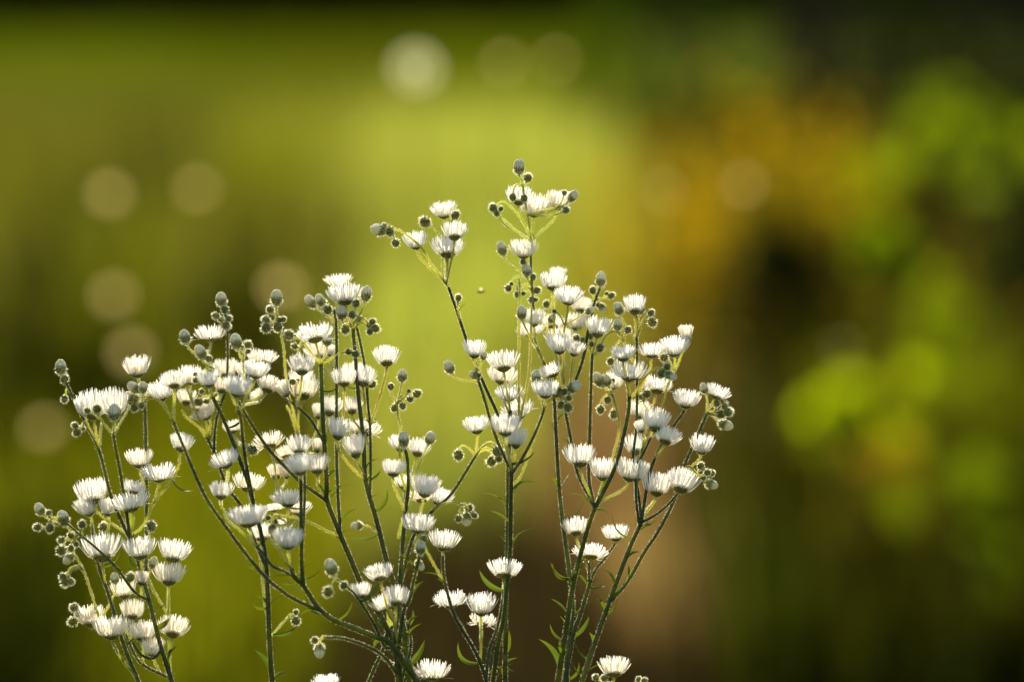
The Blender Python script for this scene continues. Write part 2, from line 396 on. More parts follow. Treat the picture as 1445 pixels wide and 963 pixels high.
DATA = """
P A 0
@40 680 3.403
R 0 6.5 5 690 963 630 770 580 570 520 360 490 280
R -8 5.5 4 530 963 460 790 385 540 345 430 315 300 305 200
S -14 4 3 610 963 540 870 480 760 462 700
S 4 4 3 640 810 600 850 540 830 500 770
S -10 3.5 2.5 440 720 350 660 320 590 275 450 240 380 218 345
S 8 4.5 2.5 558 570 510 530 420 410 310 305 260 265 190 205
S -4 3.5 3 690 930 678 820 672 640 672 510
S -12 3 2.5 672 640 600 520 565 430
S 5 3 2.5 560 940 440 840 405 770
@0 0 1
S -6 5 3.5 184 762 169 730 155 695 140 636 122 600 94 542 90 536
S 10 5 4 184 762 177 714 170 669 160 615
S 0 3.5 3 185 759 202 742 216 712 231 692 243 678 253 655
S -12 5 4.5 203 805 207 760 207 724 206 640 204 570 199 545
S -8 3 2.5 160 615 168 600 181 577 184 560
S -8 3 2.5 140 636 142 610 144 596
@40 680 3.403
H 315 110 295 5 150 480 270
H 300 165 270 85 110 308 250
H 385 165 380 90 90 345 430
H 500 145 480 60 170 490 280
H 500 60 510 0 110 495 275
H 355 385 345 270 190 375 500
H 540 375 530 280 150 545 460
H 690 390 705 295 150 675 510
H 675 500 675 405 140 672 640
H 690 750 700 660 140 680 840
H 465 565 450 480 110 470 740
H 500 665 495 580 110 485 770
H 300 700 290 610 140 400 590
H 400 760 395 660 160 430 830
H 550 770 545 680 140 560 880
H 600 840 600 760 110 620 930
H 540 500 545 440 80 550 560
B 55 133 28 -35 w 195 208
B 168 175 32 -20 w 260 265
B 98 150 15 -40 g 195 208
B 45 218 20 -90 g 195 208
B 103 222 22 180 g 195 208
B 258 205 20 0 g 265 268
B 360 220 22 0 g 350 440
B 590 215 24 10 g 520 360
B 158 330 26 200 g 240 255
B 160 280 18 -90 g 240 255
B 205 320 17 180 g 245 258
B 230 300 15 170 g 250 260
B 205 258 16 -80 g 250 258
B 192 370 26 -140 w 218 345
B 180 475 28 190 g 262 430
B 165 455 18 -120 g 262 430
B 205 480 18 150 g 262 430
B 600 390 26 20 w 575 440
B 415 465 24 -10 w 400 575
B 490 460 22 10 g 500 560
B 220 605 22 -60 g 330 620
B 215 670 24 -110 g 330 620
B 240 637 16 -90 g 335 630
L 620 710 678 655 28 .1
L 700 905 715 790 32 -.25
L 810 60 800 40 10 .2
@40 480 4.0115
H 620 212 610 105 150 640 262
H 370 450 350 310 170 400 625
H 490 430 470 300 160 480 540
H 320 430 300 340 100 390 600
H 630 725 625 630 150 660 860
H 740 805 735 710 190 690 930
H 860 635 875 545 130 855 700
B 485 410 38 0 w 480 540
B 183 155 36 -5 w 205 230
B 205 222 24 20 g 215 250
B 205 335 22 190 g 230 280
B 265 485 20 -60 g 330 470
B 275 525 24 -120 g 330 470
B 305 500 18 180 g 335 480
B 335 400 20 -60 g 480 540
B 390 390 26 -20 g 480 540
L 500 590 545 700 12 .2
P B 6
@0 0 1
R 4 7 5 384 963 380 900 378 840 376 800 370 760 360 720 352 690 347 672 327 620 315 591 300 560
S 8 5 4 360 722 354 690 345 640 340 592 337 580
S -14 5 4 376 800 362 770 340 715 322 690 310 660 302 637 294 622
S -16 3.5 3 294 622 280 602 266 592 256 579
S -16 3.5 3 294 622 292 600 290 592
S -18 4 3.5 302 637 303 610 306 590 312 570 320 540 321 465 317 440
S 6 3.5 2.5 337 580 328 562 318 540 303 522 290 514 283 506
S -12 3 2.5 294 622 282 595 268 560 263 546
S -18 3 2.5 376 800 369 770 360 720
S 5 3 2.5 300 560 296 552
@160 460 8.022
H 870 670 870 480 260 1000 850 -20
H 820 900 830 740 220 880 990 -18
H 1090 700 1070 530 240 1123 802 10
H 930 980 960 860 200 1010 1060 -18
B 990 300 70 -30 w 980 360
B 810 125 72 -15 w 870 260
B 1080 375 42 0 g 1130 490
B 930 550 28 -60 g 1090 500
B 930 615 36 -120 g 1090 500
B 970 860 52 -110 g 1190 800
B 1055 855 36 90 g 1190 800
B 1000 745 34 0 g 1130 780
@300 460 8.022
H 150 590 140 400 280 150 700 -25
H 270 810 300 600 300 300 900 12
H 100 770 100 610 200 60 830 -10
H 480 600 510 430 280 440 820 10
H 400 600 320 440 170 340 860 -6
H 560 440 570 280 330 500 640 -24
H 610 760 650 600 270 430 930 -10
H 540 830 480 740 150 440 940 -20
B 265 180 75 -15 w 345 420
B 400 220 50 20 g 355 400
B 400 290 30 60 g 355 420
B 335 240 25 -10 g 345 400
S 0 3 2.5 320 980 340 900 380 800 350 500 345 420
@230 370 4.0125
H 270 450 265 365 165 268 540 -16
B 330 212 36 -5 w 350 290
B 350 270 24 10 g 352 300
B 300 305 22 -60 g 350 340
B 328 325 18 -90 g 352 350
B 372 320 20 50 g 352 350
B 355 362 26 90 g 356 380
@240 560 8.022
H 440 250 350 120 280 430 490 -16
H 650 810 590 640 330 700 960 6
H 720 420 690 290 200 800 620 -14
B 930 600 60 120 g 1000 520
@300 660 8.022
H 400 280 420 100 340 420 440 -12
@340 750 4.516
S -4 3 2.5 196 668 240 615 300 545
B 350 515 18 30 g 300 545
B 350 570 30 150 g 300 545
L 205 662 360 600 24 .15
L 165 490 72 400 30 -.35
L 165 470 97 415 24 .15
L 178 905 85 758 34 .12
L 310 990 302 898 26 -.2
S -8 3 2.5 185 600 150 450 130 250 110 60
P C 8
@0 0 1
R 10 8 6 570 935 550 907 532 900 495 885 468 874 446 854 429 828 415 814 411 803
S 6 5 4 449 866 420 848 396 833 372 812 340 773 322 748 292 705 272 662 258 628 245 597
S -2 3.5 3 245 597 238 583 225 566 215 562 205 564
S 2 3 2.5 245 597 245 575
S 14 5.5 5 428 827 426 800 425 740 424.7 690 424 672
S 4 4.5 3.5 415 814 400 806 384 799 373 783 362 772
S -4 3.5 2.5 362 772 340 750 322 735 312 712
S -4 3 2.5 411 803 408 780 407 750 406 730
S -8 3 2.5 411 803 397 780 384 765 376 755
S -12 4 3.5 426 822 427 760 430 700 428 650 421 620
S -14 3.5 3 421 620 415 585 405 545 400 490 394 462 389 432
S -14 3 2.5 421 620 412 590 404 572
S -16 3 2.5 421 620 421 590 424 565
S -18 3 2.5 430 690 433 640 438 620
S -8 3 2.5 430 720 405 715 393 695 388 660 384 640
@40 480 4.0115
B 600 270 34 -60 w 690 340
B 582 330 42 -70 w 690 340
B 640 370 20 180 g 700 342
B 600 385 24 190 g 700 342
B 650 270 28 0 w 700 345
@160 460 8.022
H 690 710 670 550 270 684 900 8
H 560 850 520 660 290 600 940 -4
@300 460 8.022
H 850 800 760 660 200 900 860 -10
H 1000 720 1010 520 280 960 870 -26
H 1020 840 1030 600 330 1000 960 -16
@230 370 4.0125
B 643 203 38 0 w 645 260
B 608 270 24 -40 g 645 300
B 583 328 26 -70 g 648 335
B 585 372 30 -110 g 650 340
B 655 330 18 10 g 650 350
B 650 368 28 150 g 655 350
B 680 325 18 60 g 655 360
@380 560 8.022
H 360 890 330 690 300 355 930 16
H 340 660 330 470 270 400 800 -6
H 200 700 170 590 230 330 790 -14
H 540 640 540 490 150 440 640 -22
H 560 260 545 100 150 420 640 -22
H 80 940 60 790 200 90 1080 -10
H 200 930 190 790 150 150 1080 -14
H 10 590 -20 430 330 50 700 -12
@300 660 8.022
H 410 680 390 470 420 460 900 12
H 850 930 860 720 330 870 1140 14
H 560 840 540 660 270 620 920 -6
H 850 450 850 270 350 850 600 -2
H 700 500 690 420 250 820 640 -10
H 980 550 990 400 270 860 700 -14
H 90 360 100 190 260 95 420 2
H 800 650 790 590 120 850 740 -12
@340 750 4.516
L 335 290 200 290 7 .08
L 370 352 255 330 16 -.12
L 490 540 370 545 18 .2
L 395 315 522 222 7 .12
L 405 230 478 180 3 .1
L 95 235 25 195 16 -.25
P D -2
@0 0 1
R 6 8 5.5 578 963 566 930 545 885 525 850 510 825 495 790 480 754 462 708 461 680 457 616 455 580 453 514
R -2 8 5 590 963 575 930 568 880 557 830 547 797 532 737 516 678 513 622 506 560 502 510 498 464
S 12 5 4 461 706 430 685 420 677 380 635 352 594 336 566
S -8 4 3 457 625 436 590 405 563 398 556
S -6 4.5 4 480 754 477 700 475 640 475 560 475 500 474 452 470 435
S -10 4 3.5 523 700 523 660 522 597 520 580 515 520 505 468 502 460
S -2 3.5 2.5 522 600 536 560 544 530
S 14 3 2.5 453 514 443 503 432 488 425 480 417 476
S 8 3 2.5 453 516 462 510 470 503 486 497
S 8 3.5 2.5 481 762 452 745 425 733 400 728 390 728
S 4 3.5 3 498 464 500 455 505 450
S -4 3 2.5 498 464 490 445 486 435
S 4 3.5 3 515 678 500 664 484 645 478 636
S -8 3 2.5 474 462 465 450 455 440
S -6 3 2.5 475 640 483 600 485 570
S 2 3 2.5 461 704 456 700 447 680
S -6 3 2.5 522 600 516 580 514 560
@300 460 8.022
H 1010 560 1010 360 300 1040 800 16
H 1170 190 1130 0 370 1226 420 14
B 1295 155 65 0 w 1230 430
H 1210 400 1160 200 280 1400 620 -14
H 1330 350 1340 230 130 1400 600 -14
B 865 105 60 -40 g 935 130
B 930 230 40 -60 g 990 210
B 965 375 42 180 g 985 205
B 905 635 40 -80 g 1050 800
B 960 620 25 20 g 1050 800
@400 460 8.022
B 740 295 38 80 g 690 296
B 815 320 45 110 g 690 296
B 805 250 25 40 g 690 296
H 690 690 680 510 270 670 930 2
H 900 690 930 490 250 915 800 -2
H 800 620 790 440 260 920 800 -14
H 1170 460 1165 270 290 1155 560 0
B 1000 660 50 60 g 955 700
@380 560 8.022
H 545 880 530 680 270 560 1030 8
H 670 220 720 30 230 640 480 -2
H 935 200 940 30 220 1060 420 -8
H 770 490 800 270 260 800 620 6
H 990 700 940 460 250 1080 920 2
H 1090 450 1110 290 300 1140 600 -14
H 990 420 980 300 200 1050 560 -14
@420 370 4.0125
H 235 145 230 80 155 230 290 -12
H 272 245 260 140 185 265 300 -4
B 388 180 36 10 w 340 330
B 75 225 34 -40 w 150 300
B 130 218 32 -30 w 160 310
B 250 290 34 0 w 310 370
B 170 270 28 -30 g 215 340
B 270 380 28 180 g 312 380
B 310 300 24 0 g 318 350
B 350 320 16 40 g 325 350
B 330 235 24 10 g 335 320
B 422 338 20 60 g 345 340
B 438 375 26 110 g 345 340
B 408 395 20 180 g 345 340
B 403 360 16 150 g 345 340
@300 660 8.022
B 675 700 52 180 w 730 545
B 710 615 32 170 g 740 545
B 630 570 32 -100 g 725 545
@420 590 4.0115
L 395 360 470 295 16 .15
L 395 330 468 230 9 -.25
L 455 530 505 398 24 .2
L 240 610 335 518 20 -.2
L 180 465 280 405 7 -.15
L 245 710 90 655 16 .18
L 440 665 280 675 20 -.12
L 440 660 372 592 14 .15
B 335 610 28 -90 w 420 655
P E 4
@0 0 1
R 2 6.5 4.5 562 963 558 900 562 850 566 800 572 725 576 690 575 650 571 632
R 6 6 4 566 963 563 915 570 862 577 848 587 806 592 785
S -4 5 4 563 830 570 804 585 754 610 722 637 697 671 644
S -4 3.5 3 572 725 566 740 562 760
S -8 6 5 534 927 545 900 556 880
S 12 4.5 3 558 905 545 915 530 885 517 863 500 838 484 824
S 10 5 3.5 560 950 542 927 517 912 484 901 460 900
S -6 3.5 3 575 700 566 670 564 635 565 600 562 590 560 570
S -4 3 2.5 572 725 582 700 584 680
S 2 3 2.5 563 915 556 880 552 860
S -10 4 3 592 963 580 910 570 870
S -6 4 3.5 563 940 535 927
S -8 5 4 545 905 532 935 520 963 510 990
S 4 3 2.5 594 770 590 780 587 800
S 2 3 2.5 610 722 625 712 640 709 652 713
@400 460 8.022
B 1345 565 65 5 w 1295 800
B 1215 690 40 0 g 1270 840
B 1420 740 25 30 g 1295 830
B 1432 830 40 120 g 1295 830
B 1510 770 50 60 g 1295 830
B 1350 910 42 180 g 1295 820
B 1255 930 45 190 g 1290 860
@420 590 4.0115
B 600 125 36 0 w 605 160
H 585 190 570 105 110 600 280 -4
H 675 220 690 135 125 640 400 -6
B 750 115 34 20 w 640 400
H 540 335 545 250 130 610 540 6
H 600 400 590 335 100 615 520 -12
H 715 450 730 340 160 640 640 4
H 700 480 700 420 130 660 640 -10
H 790 495 820 410 140 760 545 -8
B 970 510 24 90 g 925 492
B 955 572 34 180 w 930 492
B 912 570 22 190 g 925 490
B 1000 552 18 120 g 925 490
H 680 655 685 560 170 675 760 8
B 695 735 34 0 w 690 790
B 715 685 20 10 g 692 760
B 680 690 16 -20 g 692 760
B 690 835 26 140 w 675 870
@630 560 4.0125
H 175 212 165 125 140 165 335
B 68 330 30 180 g 165 335
B 285 310 28 170 g 165 335
B 255 365 30 -170 g 165 335
B 295 350 24 150 g 165 335
B 320 325 26 140 w 165 335
@340 750 4.516
B 575 230 46 -20 w 645 335
B 555 385 34 200 g 645 335
B 655 345 25 30 g 660 345
H 770 430 760 340 130 800 510
H 890 320 870 230 170 960 620 4
H 930 510 890 420 150 960 630
H 990 480 990 370 165 975 640 6
B 470 695 24 -100 g 545 683
B 500 760 38 180 w 545 683
L 1085 862 1172 688 46 .1
L 1060 625 1130 540 22 -.25
L 1065 600 1095 498 22 .15
L 1010 745 1140 655 9 -.15
L 1080 415 1165 318 26 -.1
L 1000 310 1000 200 22 .05
L 890 690 850 740 30 .2
L 900 600 905 520 30 .1
L 960 690 1000 600 26 .1
L 840 390 880 330 24 .1
@0 0 1
P F 2
R 0 5 4 690 975 680 941 668 915 642 870 628 823 625 800 625 785
S 4 3.5 3 628 823 614 800 602 778 592 757
S -4 3.5 3 679 938 679 900 678 875
S -6 4.5 3.5 686 960 690 920 702 884 709 850 711 828
S -4 3 2.5 680 941 655 890 645 872
@420 590 4.0115
H 825 755 835 650 165 823 790
@600 740 4.319
H 155 515 150 415 190 185 570 -8 o
H 340 560 345 440 170 338 640 6
H 345 625 360 550 150 338 700 -12 o
H 480 330 485 235 200 480 400 0
L 310 850 200 720 28 -.3
L 380 940 545 905 12 -.25
L 350 870 420 815 14 .1
P G 0
@0 0 1
R 2 6.5 5 713 975 713 900 714 830 716 760 717 700 717 665 719 620 720 580
R 6 6.5 5 694 975 702 915 711 870 716 820 720 775 721 720 722 665
S -8 5 4 722 666 710 612 702 585 681 538 660 485 645 440 633 406
S 8 4.5 4 722 666 705 630 694 600 684 565 676 540
S 4 4.5 3.5 724 668 741 640 755 612 766 584 769 570
S -6 3.5 3 722 692 737 668 748 634 758 606 765 586
S 12 3 2.5 722 666 716 640 713 618
S 4 3.5 2.5 632 405 618 385 605 368 595 350 570 329 548 319
S -8 3.5 3 720 610 731 600 739 568 746 530 749 480 750 435
S -14 3.5 3 735 595 732 540 732 500 733 430 733 400 731 392
S 4 3 2.5 769 570 780 562 792 552
S 0 3 2.5 654 455 646 435 646 425
@660 580 8.022
H 425 290 430 80 330 490 680 16
H 540 430 560 220 220 500 690 4
@660 480 8.022
H 590 900 520 730 370 560 1100 -8
H 410 360 390 160 340 480 820 0
H 380 510 410 330 320 440 880 -14
H 470 690 460 530 310 490 900 -4
H 75 210 80 30 240 128 470
B 180 180 42 20 w 130 470
B 95 325 24 -20 g 128 470
B 70 395 50 -70 w 128 480
B 125 400 28 20 g 130 480
B 775 415 66 0 w 835 760
H 880 660 880 480 290 870 760 8
B 1200 530 72 60 w 1000 670
B 1055 735 48 190 g 960 690
B 1135 765 52 160 g 1000 670
B 1145 660 38 100 g 1010 660
B 1090 590 42 40 g 1000 660
B 1035 570 36 -10 g 960 690
@620 360 4.0125
B 55 635 34 -25 w 212 712
B 108 243 20 0 g 105 280
L 112 322 152 275 6 -.1
@500 210 4.25
H 375 605 360 510 140 540 820
B 145 487 40 -70 w 205 463
B 213 500 26 180 g 215 467
B 248 565 26 160 g 225 470
B 180 460 16 -30 g 208 463
H 560 655 560 545 190 557 810
H 600 550 603 455 145 565 815 6
H 540 420 530 330 155 556 800 -14
B 425 440 34 -55 g 552 800
B 605 400 28 30 g 556 800
@630 560 4.0125
L 325 650 205 548 12 .2
L 400 395 440 340 8 .1
@600 740 4.319
L 470 415 330 280 32 -.15
L 535 155 680 30 14 -.2
L 490 805 505 638 46 .04
L 510 952 565 815 20 -.35
@0 0 1
P K -4
R -6 7 4.5 800 985 800 925 808 860 803 805 790 700 784 600 782 565 778 545
R 6 8 6 785 975 797 900 808 830 820 780 832 738 840 716
R 0 7 5 795 975 808 900 818 870 832 824
S 8 6 5 840 716 867 662 880 615 887 580 888 560
S -2 4.5 4 838 718 820 680 813 660 808 632 798 582 794 552
S -10 4.5 4 797 570 812 537 823 505 830 467 838 430 846 408
S -6 5 4 834 715 831 675 832 620 834 550 835 515 836 500
S -14 4 3.5 778 560 770 520 762 500 755 480 753 440 751 410 749 375 750 342
S 2 3 2.5 778 555 772 540 762 502 749 478 738 455
S -4 4 3 832 824 840 805 852 790 868 768
S 0 4 3 832 824 831 808 831.5 795
S -8 3 2.5 836 500 826 490 822 480
S 6 3 2.5 798 582 796 545 795 478 798 455
S -8 3.5 3 797 575 788 530 783 480 781 440
S -6 3 2.5 797 575 805 540 812 500 815 480
S -8 3.5 3 840 716 850 690 866 640 874 600 865 560 857 545
S 10 3.5 2.5 888 566 899 550 908 535 920 523 930 519 940 523
S 4 3 2.5 888 566 884 540 881 520
@500 210 4.25
H 985 340 990 240 150 1055 545 -6
H 1075 410 1085 290 190 1070 560
H 1225 365 1235 265 150 1070 555
H 1015 660 1015 560 155 1062 730 -12
B 833 355 28 -40 g 1060 560
B 878 360 17 10 g 1055 555
B 855 387 22 180 g 1058 558
S 2 3 2.5 1065 565 1060 540 1040 400 1015 270 1000 180
B 988 110 38 0 w 1000 180
B 1040 175 28 20 g 1010 240
B 950 290 24 180 g 1005 225
B 1018 297 24 180 g 1008 230
B 1310 285 32 40 w 1225 370
B 1268 368 24 60 g 1225 370
B 1260 265 18 10 g 1225 370
B 885 600 36 -15 w 985 770
B 1010 680 20 160 g 1062 740
@680 380 8.022
B 505 15 62 -5 w 560 200
B 300 215 45 200 g 425 180
B 335 165 25 -60 g 425 180
B 410 215 25 -10 g 560 230
B 400 285 38 190 g 560 230
B 470 275 30 150 g 560 230
B 580 90 38 10 g 565 260
B 625 240 45 60 g 570 330
B 560 345 38 -150 g 575 400
B 610 345 30 90 g 575 400
B 730 400 42 180 g 800 470
H 800 245 810 60 290 805 500
H 860 110 870 -10 190 830 520 -22
H 975 405 985 230 300 930 760 6
H 1110 500 1140 340 230 1070 760 -18
B 1220 470 48 60 w 950 640
B 450 495 66 0 w 470 600
H 585 650 600 470 230 610 870
H 560 770 540 620 290 600 900 -24
B 790 560 52 30 w 830 900
H 800 680 820 540 260 830 900 -18
B 820 480 26 -60 g 945 640
H 1070 700 1080 520 240 1060 900 -14
H 890 850 890 710 330 850 960 -12
B 1070 780 42 -30 g 1050 920
B 1140 800 28 30 g 1050 920
B 1345 115 68 5 w 1330 215
B 1255 240 44 -10 g 1270 400
H 880 965 870 760 270 915 1300 8
H 1035 990 1070 840 210 990 1280 2
@780 400 8.022
H 500 615 530 410 280 460 770 -4
B 610 115 24 30 g 500 200
B 660 140 42 70 g 500 200
B 560 280 52 150 w 500 190
B 510 245 28 180 g 495 200
B 425 600 36 -20 g 450 790
B 440 690 32 20 g 455 790
L 470 840 570 800 8 -.1
@660 480 8.022
H 980 420 930 280 290 1080 580 0
@820 500 8.022
H 540 310 550 100 390 545 520 8
H 478 85 470 -75 260 520 400 12
B 915 220 52 -150 g 950 185
B 975 145 44 20 g 955 180
B 1015 245 56 110 w 958 185
B 200 290 72 -30 w 350 420
B 290 300 62 -20 w 350 420
B 360 300 28 10 g 352 420
H 350 400 380 230 230 365 490 -14
B 300 520 46 190 g 370 480
B 220 625 50 180 g 370 480
B 370 680 52 180 g 375 500
@630 560 4.0125
H 735 790 725 700 135 800 990
L 810 630 690 550 10 .2
L 830 640 918 668 18 -.25
L 630 510 590 455 22 .1
L 610 210 585 145 16 .05
L 710 285 655 235 10 .1
@780 600 8.022
H 310 480 310 260 340 440 880 10
H 560 630 570 410 280 480 900 2
H 860 640 900 420 330 520 900 6
@600 740 4.319
H 1165 105 1160 15 150 1150 130
H 1005 215 1010 140 200 1000 270 0 o
L 800 870 690 700 34 .15
L 855 545 765 455 16 .1
L 900 310 775 235 18 -.35
L 925 690 1000 560 28 .1
L 905 550 1020 460 8 0
L 1010 385 1100 375 18 .05
L 840 955 835 880 34 .05
@0 0 1
P Q 2
R 2 7.5 5.5 814 985 825 950 842 900 855 863 886 780 897 755 905 737
S -4 5 4 862 852 885 822 909 780 930 748 950 709 958 680 965 658 982 620 997 585
S 4 4 3 905 737 925 727 945 710 955 698
S 2 4.5 3.5 905 737 913 687 920 658 933 629 940 620 953 598 966 580
S -8 4 3.5 905 737 900 690 892 660 898 600 899 520 898 446
S 0 4 3 903 740 898 710 897 680 898 657 905 646 921 612
S -10 3.5 3 899 700 905 640 925 600 942 545 952 524 962 500 967 486
S -8 3.5 3 899 520 888 500 880 482 878 470
S -8 3 2.5 905 640 915 590 922 570
S -6 3.5 2.5 905 737 912 722 922 708
@780 400 8.022
H 930 355 920 160 260 950 640 -4
B 990 285 62 10 w 945 640
B 745 290 66 -20 w 955 680
B 1110 335 40 50 g 955 640
B 1125 440 56 160 g 955 640
B 735 470 62 0 w 790 640
B 850 530 42 30 g 800 660
B 535 730 50 200 g 790 630
B 655 885 46 200 g 800 680
H 1120 850 1120 690 290 1050 1300 -4
H 1380 830 1370 640 330 1370 1000 -6
B 1260 840 52 -60 g 1350 1060
@810 380 4.0125
H 635 410 632 328 96 630 430
@820 500 8.022
H 850 450 870 270 330 815 580 -8
B 740 450 52 30 g 780 660
B 690 480 42 -90 g 640 560
H 650 730 660 550 260 660 900 -16
H 830 880 860 660 300 790 930 6
H 690 890 660 770 150 740 1000 4
H 1180 620 1200 430 290 1170 645 0
@780 600 8.022
H 1260 220 1320 60 300 1180 380 6
H 935 340 950 140 260 950 480 -8
H 1170 810 1190 580 320 1050 1000 2
H 950 640 1040 450 150 950 800 -6
@900 540 5.35
H 315 835 360 690 230 300 850
H 480 545 490 410 175 350 690
B 475 630 28 20 g 345 680
B 525 680 28 60 g 345 680
B 555 685 28 60 g 345 680
B 555 770 42 110 w 345 680
B 495 720 22 120 g 345 680
H 580 125 620 30 185 520 240
B 500 45 36 -20 w 515 240
B 595 158 28 10 g 520 240
B 655 180 26 40 g 522 238
B 625 240 36 80 g 522 238
B 680 225 36 70 g 522 238
B 662 320 46 110 w 522 240
@810 550 4.0125
L 320 835 215 700 16 -.2
L 390 770 465 738 14 .1
@600 740 4.319
L 1030 720 1000 660 22 .1
L 1085 520 1035 435 24 .1
L 1230 225 1310 170 24 -.2
L 1235 330 1240 250 16 0
L 960 940 1130 850 7 -.15
L 1110 470 1105 410 14 0
P M 6
@0 0 1
R 0 5 4 872 1010 868 985 866 965
@600 740 4.319
H 1150 935 1150 830 180 1150 975
B 1040 935 22 -60 g 1150 975
B 1090 940 22 -20 g 1150 975
B 1300 945 18 40 g 1160 1010
B 1335 952 18 60 g 1160 1010
P N 4
@0 0 1
R 0 5 4 606 1020 607 990 609 970
@500 780 5.26
H 575 950 580 820 250 573 990 0 o
P O 4
@0 0 1
R 0 5 4 466 1030 463 1010 461 985
H 461 977 459 955 36 461 988
"""
# ------------------------------------------------------------------ fleabane parts (unit size: attached at 0, axis +Z)
def ray_strip(mb, rnd, an, r0, z0, r1, z1, w, droop=0.0, e=(.85, 1.15)):
    c, s = math.cos(an), math.sin(an)
    rad, tan = Vector((c, s, 0)), Vector((-s, c, 0))
    tw = rnd.uniform(-1.1, 1.1)
    L, Rr = [], []
    for u, q in ((0, .5), (.25, .8), (.5, 1), (.8, 1), (1, .4)):
        r = r0 + (r1 - r0) * (u ** e[0])
        z = z0 + (z1 - z0) * (u ** e[1]) - droop * u * u
        p = rad * r + Vector((0, 0, z))
        d = (tan * math.cos(tw * u) + rad * math.sin(tw * u)) * w * q * 0.5
        L.append(p - d); Rr.append(p + d)
    mb.strip(L, Rr)
def make_rays(seed, style, mat=None):
    rnd = random.Random(seed); mb = MB()
    n = 132
    gap = rnd.uniform(0, 6.28)
    e0 = rnd.uniform(.5, .8)
    for k in range(n):
        an = 2 * math.pi * (k + rnd.uniform(-.4, .4)) / n * 3
        lay = k % 3
        if style == 'cup':
            r1 = (.50, .43, .34)[lay] * rnd.uniform(.84, 1.06); z1 = (.84, .95, 1.0)[lay] * rnd.uniform(.84, 1.06)
        elif style == 'open':
            r1 = (.52, .46, .36)[lay] * rnd.uniform(.85, 1.03); z1 = (.66, .86, 1.0)[lay] * rnd.uniform(.84, 1.03)
        else:
            r1 = (.40, .34, .27)[lay] * rnd.uniform(.9, 1.05); z1 = (.92, .98, 1.02)[lay] * rnd.uniform(.92, 1.03)
        if abs((an - gap + math.pi) % (2 * math.pi) - math.pi) < .25 and style == 'open':
            z1 *= .8
        droop = 0
        if style == 'open' and rnd.random() < .07:
            r1, z1, droop = .58, .35, .2
        ray_strip(mb, rnd, an, .185 + .03 * rnd.random(), (.15, .2, .25)[lay], r1, z1, rnd.uniform(.025, .038), droop, (e0 * rnd.uniform(.9, 1.1), 2 - e0))
    return mb.mesh("flower_head", mat or M_RAY)
def hairs(mb, rnd, pts, ln, w, m=1):
    for p, n in pts:
        d = (n + Vector((rnd.uniform(-.5, .5), rnd.uniform(-.5, .5), rnd.uniform(-.5, .5)))).normalized()
        s = d.orthogonal().normalized(); s = Matrix.Rotation(rnd.uniform(0, 6.28), 3, d) @ s
        l = ln * rnd.uniform(.6, 1.2)
        mb.face([p - s * w, p + s * w, p + d * l], m)
def lathe_pts(rnd, prof, n, zmin=-9, zmax=9):
    out = []
    while len(out) < n:
        k = rnd.randrange(len(prof) - 1); u = rnd.random()
        r = prof[k][0] * (1 - u) + prof[k + 1][0] * u; z = prof[k][1] * (1 - u) + prof[k + 1][1] * u
        if not zmin <= z <= zmax: continue
        a = rnd.uniform(0, 6.28)
        dz, dr = prof[k + 1][1] - prof[k][1], prof[k + 1][0] - prof[k][0]
        nn = Vector((math.cos(a) * dz, math.sin(a) * dz, -dr))
        out.append((Vector((math.cos(a) * r, math.sin(a) * r, z)), nn.normalized() if nn.length > 1e-6 else Vector((0, 0, 1))))
    return out
def make_cup(seed):
    rnd = random.Random(seed); mb = MB()
    prof = [(.035, -.02), (.07, .0), (.13, .04), (.175, .10), (.195, .18), (.19, .26), (.17, .30)]
    mb.lathe(prof, 16)
    hairs(mb, rnd, lathe_pts(rnd, prof, 90), .06, .007)
    for k in range(20):                                     # loose bract tips round the rim
        a = 2 * math.pi * k / 20 + rnd.uniform(-.1, .1); c, s = math.cos(a), math.sin(a)
        p = Vector((c * .185, s * .185, .12)); q = Vector((c * .232, s * .232, .26 + rnd.uniform(-.06, .03))); t = Vector((-s, c, 0)) * .02
        mb.face([p - t, p + t, q], 0)
    hairs(mb, rnd, [(Vector((math.cos(a) * .22, math.sin(a) * .22, .25)), Vector((math.cos(a), math.sin(a), -.3))) for a in [rnd.uniform(0, 6.28) for _ in range(56)]], .115, .014)
    return mb.mesh("flower_cup", [M_CUP, M_HAIR])
def make_disc():
    mb = MB(); mb.lathe([(.19, .31), (.17, .40), (.11, .47), (.04, .50), (.002, .505)], 14)
    return mb.mesh("flower_disc", M_DISC)
BUD_W = [(.04, -.56), (.16, -.53), (.34, -.42), (.44, -.24), (.465, -.06)]
BUD_WT = [(.45, -.12), (.475, .08), (.44, .28), (.35, .45), (.21, .57), (.05, .62)]
BUD_G = [(.05, -.5), (.2, -.46), (.38, -.33), (.475, -.08), (.48, .1), (.42, .28), (.28, .42), (.12, .47), (.02, .48)]
def make_bud(seed, kind):
    rnd = random.Random(seed); mb = MB()
    if kind == 'w':
        mb.lathe(BUD_W, 16)
        for k in range(22):
            a = 2 * math.pi * k / 22; c, s = math.cos(a), math.sin(a); t = Vector((-s, c, 0)) * .05
            p = Vector((c * .47, s * .47, -.08)); q = Vector((c * .485, s * .485, .1 + rnd.uniform(-.1, .12)))
            mb.face([p - t, p + t, q], 0)
        hairs(mb, rnd, lathe_pts(rnd, BUD_W, 190), .25, .022)
    else:
        mb.lathe(BUD_G, 16)
        hairs(mb, rnd, lathe_pts(rnd, BUD_G, 230), .32, .025)
    return mb.mesh("flower_bud", [M_CUP, M_HAIR])
